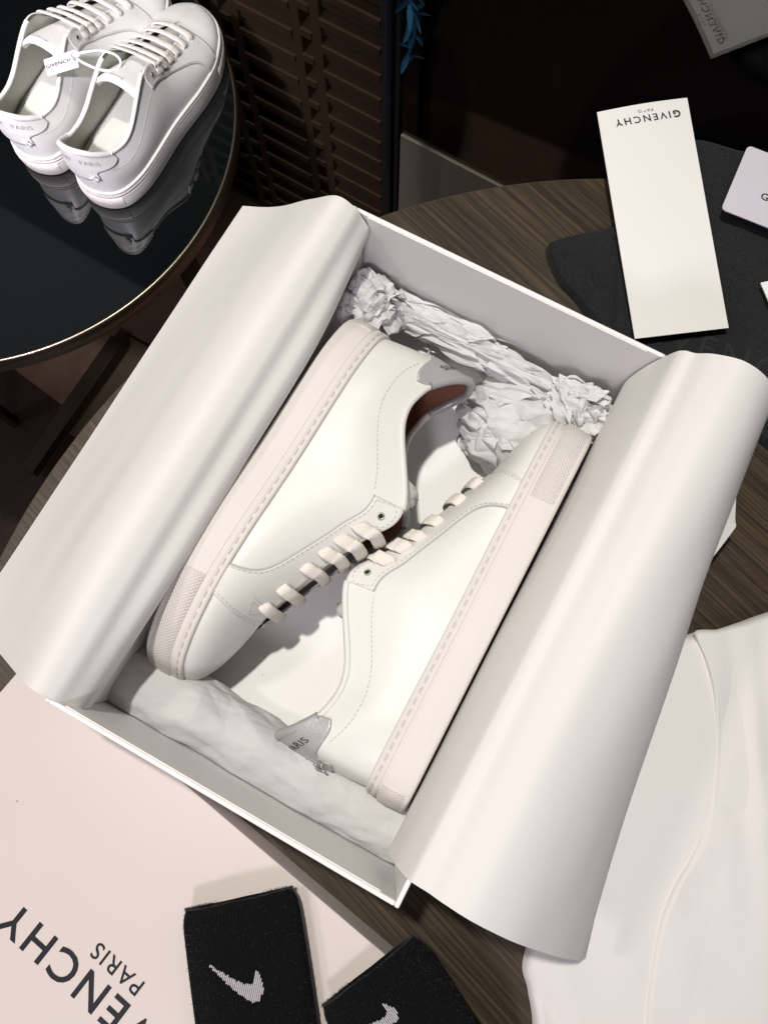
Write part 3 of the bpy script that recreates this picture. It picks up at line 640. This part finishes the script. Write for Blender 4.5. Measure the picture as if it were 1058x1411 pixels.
wmesh('loop', *tube(cr(lp, np.linspace(0, 8, 60)), .0013, 8), M['ABS'], tg)
wmesh('loop_lock', *tube([P(100, 80, tz + .008), P(108, 74, tz + .008)], .0030, 10), M['ABS'], tg)

# ------------------------------------------------------------------ cards, cloth bag
def cushion(name, outline, cen, h, edge, m, zb, hf=None, nr=60, nth=260, zt=None):
    K = np.asarray(outline, float)[:, :2]; K = cr(K, np.linspace(0, len(K), nth, endpoint=False), True); c = np.asarray(cen, float)[:2]
    r = np.linspace(0, 1, nr) ** .8; pts = np.zeros((nr, nth, 3))
    for i, a in enumerate(r):
        xy = c + (K - c) * a; dist = np.linalg.norm(K - c, axis=1) * (1 - a)
        t = np.clip(dist / edge, 0, 1); z = zb + h * np.sqrt(np.clip(1 - (1 - t) ** 2, 0, 1))
        pts[i, :, :2] = xy; pts[i, :, 2] = z
        if hf is not None: pts[i, :, 2] += hf(xy) * t
    v = pts.reshape(-1, 3); f = [q[::-1] for q in gridf(nr, nth, False, True)]
    bot = np.c_[K, np.full(nth, zb - .0)]; 
    return mesh(name, v, f, m)
def fold(a, b, wd, amp):                               # a soft ridge running from a to b
    a = np.array(a)[:2]; b = np.array(b)[:2]
    def g(xy):
        d = b - a; l = np.linalg.norm(d); d = d / l; t = (xy - a) @ d; nrm = np.array([-d[1], d[0]]); s = (xy - a) @ nrm
        return amp * np.exp(-(s / wd) ** 2) / (1 + np.exp(-np.clip(t / .03, -30, 30))) / (1 + np.exp(np.clip((t - l) / .03, -30, 30)))
    return g
def summ(*g): return lambda xy: sum(k(xy) for k in g)
lown = lambda seed, fr, amp: (lambda xy: sn(np.c_[xy, np.zeros(len(xy))], fr, seed) * amp)
def wrink(seed, fr, amp): return lambda xy: creases(np.c_[xy * np.array([1.0, .45]), np.zeros(len(xy))], fr, seed, 5) * amp
bo = [P(x, y, .004) for x, y in [(752, 345), (765, 332), (832, 316), (850, 316), (872, 250), (900, 205), (955, 194), (1010, 208), (1075, 226), (1240, 330), (1240, 560), (1100, 640), (960, 520), (850, 480), (790, 410), (768, 385)]]
baghf = summ(lown(5, 16, .0014), lown(6, 45, .0005), fold(P(850, 318), P(845, 470), .0022, -.0035), fold(P(985, 345), P(1058, 300), .006, .0025), fold(P(960, 225), P(1058, 245), .003, -.003), fold(P(1000, 360), P(1070, 395), .007, .002))
bag = cushion('dust_bag', bo, P(980, 400, 0), .0085, .006, M['bagcloth'], .0012, baghf)
tag(bag, 'black woven dust bag lying under the white card', 'bag')
bt, bf = text_mesh('GIVENCHY', .030, 1.2, 0); bc = P(1010, 492, .0128); brt = P(1060, 510, .0128) - P(960, 474, .0128); brt /= np.linalg.norm(brt); bup = np.cross(Z, brt)
wmesh('lettering', [np.array([*k[:2], .0097 + baghf(k[None, :2])[0] + .0002]) for k in (bc + brt * p[0] + bup * p[1] for p in bt)], bf, M['emboss'], bag, False)
def card(name, quad, th, m, label, cat='card', rad=.002, curl=0):
    q = [np.array(p) for p in quad]; o = empty(name, sum(q) / 4); tag(o, label, cat)
    n = 24; g = np.array([[(q[0] * (1 - a) + q[1] * a) * (1 - b) + (q[3] * (1 - a) + q[2] * a) * b + Z * curl * ((1 - b) ** 3) * math.sin(math.pi * a) for b in np.linspace(0, 1, n)] for a in np.linspace(0, 1, 9)])
    return o, g
def slab(name, g, th, m, par):
    o = wmesh(name, g.reshape(-1, 3), gridf(g.shape[0], g.shape[1]), m, par, False); s = o.modifiers.new('t', 'SOLIDIFY'); s.thickness = th; s.offset = 0; return o
cz = .0185
cq = [P(822, 155, cz), P(946, 135, cz), P(1003, 452, cz), P(874, 467, cz)]
co, g = card('care_card', cq, .0006, M['card'], 'tall white card with black lettering leaning across the black bag', curl=.0015)
slab('sheet', g, .0007, M['card'], co)
ex = cq[1] - cq[0]; ex /= np.linalg.norm(ex); ey = cq[2] - cq[1]; ey -= ex * (ey @ ex); ey /= np.linalg.norm(ey)
flat_text('lettering', 'GIVENCHY', .0112, (P(850, 167, cz) + P(933, 160, cz)) / 2 + Z * .0014, -ex, -ey * -1 * -1 if False else -(-ey) * -1 * -1, M['ink'], co, 1.3, .0001, .0004) if False else None
cc = (P(850, 168, cz) + P(933, 160, cz)) / 2 + Z * .0017
tvv, tff = text_mesh('GIVENCHY', .0088, 1.36, .00012); wmesh('lettering', [cc - ex * p[0] + ey * p[1] for p in tvv], tff, M['ink'], co, False)
tvv, tff = text_mesh('PARIS', .0046, 1.15, 0); cc2 = P(888, 154, cz) + Z * .0017; wmesh('lettering', [cc2 - ex * p[0] + ey * p[1] for p in tvv], tff, M['ink'], co, False)
# rounded plastic card
pz = .0225; a0 = P(1030, 200, pz); b0 = P(993, 288, pz); ax = b0 - a0; hgt = np.linalg.norm(ax); ay_ = ax / hgt; axx = np.cross(ay_, Z) * -1
if axx[0] < 0: axx = -axx
wd_ = hgt * 1.58; rr = .004; pc = []
for (cx_, cy_, s0) in ((rr, rr, 180), (wd_ - rr, rr, 270), (wd_ - rr, hgt - rr, 0), (rr, hgt - rr, 90)):
    for k in range(9): a = math.radians(s0 + 90 * k / 8); pc.append(a0 + axx * (cx_ + rr * math.cos(a)) + ay_ * (cy_ + rr * math.sin(a)))
po = empty('plastic_card', sum(pc) / len(pc)); tag(po, 'lilac white rounded plastic card on the black bag at the right edge', 'card')
n_ = len(pc); wmesh('body', pc + [p - Z * .0009 for p in pc], [tuple(range(n_)), tuple(range(n_, 2 * n_))[::-1]] + [(k, (k + 1) % n_, n_ + (k + 1) % n_, n_ + k) for k in range(n_)], M['plastic'], po, False)
gc = P(1053, 272, pz); tvv, tff = text_mesh('GIVENCHY', .0088, 1.35, .0001); tvv = tvv - np.array([tvv[:, 0].min(), 0, 0]); 
wmesh('lettering', [gc + axx * (p[0] - .003) - ay_ * p[1] + Z * .0003 for p in tvv], tff, M['ink'], po, False)
sq = [P(1047, 390, .017), P(1110, 375, .017), P(1120, 440, .017), P(1062, 425, .017)]
so, g = card('paper_card', sq, .001, M['card'], 'corner of a small white card at the right edge, below the plastic card'); slab('sheet', g, .0009, M['card'], so)

# ------------------------------------------------------------------ white shirt
so_ = [P(x, y, .006) for x, y in [(955, 872), (985, 868), (1020, 857), (1060, 843), (1200, 800), (1420, 900), (1450, 1300), (1250, 1640), (900, 1640), (735, 1480), (735, 1411), (728, 1365), (722, 1325), (750, 1240), (800, 1120), (860, 1000), (920, 892)]]
shirt = empty('white_shirt', P(1000, 1200, .0)); tag(shirt, 'folded white cotton shirt at the lower right, beside the paper', 'shirt')
def adopt(o, par):
    M_ = par.matrix_basis.inverted(); o.data.transform(M_); o.parent = par; return o
adopt(cushion('sleeve', so_, P(960, 1180, 0), .011, .010, M['jersey'], .0012, summ(lown(3, 7, .0018), wrink(15, 8, .0012), fold(P(735, 1360), P(770, 1411), .006, -.006), fold(P(770, 1340), P(800, 1420), .012, .004), fold(P(850, 1400), P(880, 1200), .02, .003)), nr=70, nth=320), shirt)
bo2 = [P(x, y, .012) for x, y in [(957, 871), (969, 905), (980, 945), (984, 985), (983, 1020), (977, 1080), (970, 1130), (950, 1180), (925, 1225), (906, 1275), (894, 1340), (888, 1411), (900, 1560), (1250, 1600), (1430, 1300), (1410, 920), (1200, 806), (1065, 844), (1020, 859), (990, 867)]]
adopt(cushion('body', bo2, P(1090, 1180, 0), .0040, .005, M['jersey'], .0112, summ(lown(8, 8, .0022), lown(9, 22, .0009), wrink(14, 11, .0014), fold(P(1000, 905), P(1012, 1120), .009, -.0045), fold(P(1040, 935), P(1060, 1100), .010, -.003), fold(P(960, 1160), P(1058, 1110), .012, .0025), fold(P(930, 1300), P(960, 1420), .015, .003), fold(P(1020, 960), P(1030, 1100), .008, .003)), nr=80, nth=320), shirt)

# ------------------------------------------------------------------ socks
SW = [(0, 0), (.2, -.115), (.37, -.21), (.6, -.325), (.75, -.39), (.85, -.42), (.95, -.385), (1, -.22)]
SWl = [(0, .02), (.2, -.06), (.46, -.14), (.63, -.175), (.75, -.175), (.795, -.13), (.81, .06), (.86, .05), (.92, -.05), (.97, -.14), (1, -.21)]
def make_sock(end_l, end_r, ln, th, zb, swc, swright, label, seed, droop=0):
    # end_l/end_r: cuff corners; the tube runs perpendicular from the cuff end
    el, er = np.array(end_l), np.array(end_r); ax = er - el; wd = np.linalg.norm(ax[:2]); ax /= np.linalg.norm(ax); dr = np.cross(Z, ax) * -1
    root = empty('sock', tuple((el + er) / 2 * np.array([1, 1, 0]) + Z * zb)); tag(root, label, 'sock', 'black socks on the lid')
    nt, nl = 500, 80; th_ = np.linspace(0, 2 * math.pi, nt, endpoint=False); pts = np.zeros((nl, nt, 3)); R = np.random.default_rng(seed)
    l = np.linspace(0, 1, nl) ** 1.2 * ln
    for i, d in enumerate(l):
        sc = 1 - .012 * math.exp(-(d / .02)) - .085 * math.exp(-(d / .0045) ** 1.3) + .015 * math.sin(d * 30 + seed); lip = 1 - .55 * math.exp(-(d / .004) ** 1.2)
        for j, a in enumerate(th_):
            ca, sa = math.cos(a), math.sin(a); r = (abs(ca) ** 2.1 + abs(sa) ** 2.1) ** (-1 / 2.1)
            x = r * ca * wd / 2 * sc + .0002 * math.cos(a * 100) * ca; y = r * sa * th / 2 * lip + .00022 * math.cos(a * 100) * sa
            c = (el + er) / 2
            pts[i, j] = np.array([c[0], c[1], zb + th / 2]) + ax * x + dr * d + Z * (y - droop * (lambda k: k * k * (3 - 2 * k))(min(1, max(0, (d - .07) / .06))))
    q = pts @ np.stack([ax, dr * .5, Z], 1); pts += ax * (sn(q, 30, seed + 6) * .0007)[..., None] + dr * (sn(q, 40, seed + 7) * .0006)[..., None]; pts[..., 2] += sn(q, 22, seed) * .0018 * (pts[..., 2] > zb + th * .55)
    f = [q_[::-1] for q_ in gridf(nl, nt, False, True)]
    wmesh('knit', pts.reshape(-1, 3), f, M['sock'], root)
    # inner cuff
    ic = pts[0]; cc = ic.mean(0); ins = [cc + (p - cc) * .86 + dr * .001 for p in ic] + [cc + (p - cc) * .8 + dr * .03 for p in ic]
    wmesh('inner_cuff', np.concatenate([ic, np.array(ins)]), gridf(3, nt, False, True), M['sock'], root)
    # knitted swoosh, column by column
    sr = np.array(swright); sl = np.linalg.norm(sr); sr /= sl; su = np.cross(Z, sr)
    def surf(p):
        k = (p - (el + er) / 2); x = k @ ax; t = min(abs(x) / (wd / 2), .99); return zb + th / 2 + th / 2 * (1 - t ** 2.1) ** (1 / 2.1)
    lo = np.array(SW); hi = np.array(SWl); mb = MB(); ncol = max(10, int(sl / .0011))
    for k in range(ncol):
        x = (k + .5) / ncol; y0 = np.interp(x, lo[:, 0], lo[:, 1])
        y1 = np.interp(x, hi[:, 0], hi[:, 1])
        y0 += R.uniform(-.02, .01); y1 += R.uniform(-.015, .02)
        if y1 - y0 < .02: continue
        sub = 6
        for s_ in range(sub):
            ya, yb = y0 + (y1 - y0) * s_ / sub, y0 + (y1 - y0) * (s_ + 1) / sub; p = np.array(swc) + sr * (x - .5) * sl + su * ((ya + yb) / 2 + .19) * sl
            p[2] = surf(p) + .0006; mb.box(p, sr, su, Z, .00042, (yb - ya) / 2 * sl + .0002, .0004)
    o = wmesh('swoosh', mb.v, mb.f, M['sockwhite'], root, False); bevel(o, .0002, 1); tag(o, 'white knitted swoosh')
    # fuzz
    fz = MB()
    for k in range(9000):
        i = int(R.integers(0, nl - 1)) if R.random() > .3 else 0; j = int(R.integers(0, nt)); p = pts[i, j]
        if p[2] < zb + th * .3: continue
        nrm = p - (np.array([*((el + er) / 2)[:2], zb + th / 2]) + dr * l[i]); nrm /= np.linalg.norm(nrm)
        d = nrm + R.normal(0, .8, 3) - (dr * .7 if i == 0 else 0); d /= np.linalg.norm(d); s = np.cross(d, R.normal(size=3)); s /= np.linalg.norm(s)
        h_ = R.uniform(.0006, .0022); fz.add([p - s * .00011, p + s * .00011, p + d * h_ + s * .00002], [(0, 1, 2)])
    o = wmesh('fuzz', fz.v, fz.f, M['fuzz'], root, False); tag(o, kind='stuff')
zl = LH + .0006
s1z = zl + .023
make_sock(P(249, 1256, zl + .012), P(409, 1222, zl + .012),   .17, .024, zl, P(325, 1354, s1z), P(364, 1352, s1z) - P(285, 1338, s1z), 'black ribbed sock with a white swoosh, lying wholly on the box lid', 3)
zl2 = zl
make_sock(P(438, 1392, zl2 + .012), P(577, 1284, zl2 + .012), .15, .023, zl2 + .0003, P(522, 1409, s1z), P(548, 1436, s1z) - P(500, 1395, s1z) if False else (P(545, 1385, s1z) - P(500, 1425, s1z)), 'black ribbed sock at the bottom edge, overhanging the lid onto the table', 4, .030)

# ------------------------------------------------------------------ blue foliage behind
def leaf_spray(name, pts, m, label, ln, wd, seed):
    R = np.random.default_rng(seed); root = empty(name, tuple(pts[0])); tag(root, label, 'plant')
    wmesh('stem', *tube(cr(pts, np.linspace(0, len(pts) - 1, 24)), .0016, 6), m, root)
    for k in range(34):
        b = cr(pts, np.array([R.uniform(.3, len(pts) - 1)]))[0]; d = np.array([R.normal(0, .6), R.normal(0, .3), R.uniform(-1, .4)]); d /= np.linalg.norm(d); s = np.cross(d, [0.3, 1, .4]); s /= np.linalg.norm(s)
        l_ = ln * R.uniform(.6, 1.2); nn_ = np.cross(s, d); v = []
        for t in np.linspace(0, 1, 6):
            w2 = wd * math.sin(math.pi * (t * .9 + .05)); c = b + d * l_ * t - Z * .3 * l_ * t * t; v += [c - s * w2, c + nn_ * w2 * .3, c + s * w2]
        wmesh('leaf', v, gridf(6, 3), m, root)
bb_ = lambda px, py, back: wp(*onwall(px, py, back), back)
leaf_spray('blue_foliage', [bb_(556, 95, -.02), bb_(572, 40, -.03), bb_(560, -20, -.035), bb_(552, -90, -.03)], M['blueleaf'], 'spray of blue leaves hanging by the dark post', .017, .0032, 5)

# ------------------------------------------------------------------ dust specks on the paper surfaces
for px, py, z_ in [(24, 1104, LH), (362, 930, .004)]:
    c_ = P(px, py, z_ + .0004); R_ = np.random.default_rng(px); an = np.linspace(0, 6.2832, 7, endpoint=False)
    rim_ = [c_ + np.array([math.cos(a) * .0005 * R_.uniform(.6, 1.3), math.sin(a) * .0004 * R_.uniform(.6, 1.3), -.0003]) for a in an]
    o = mesh('dust_speck', rim_ + [c_ + Z * .0002], [(k, (k + 1) % 7, 7) for k in range(7)], M['hole'], smooth=False)
    tag(o, {24: 'dark dust speck on the lid near its upper left corner', 100: 'dark dust speck on the lid above the lettering', 362: 'dark dust speck on the white box floor below the left sneaker', 60: 'dark dust speck on the lid, lower left of the box'}[px], 'speck')
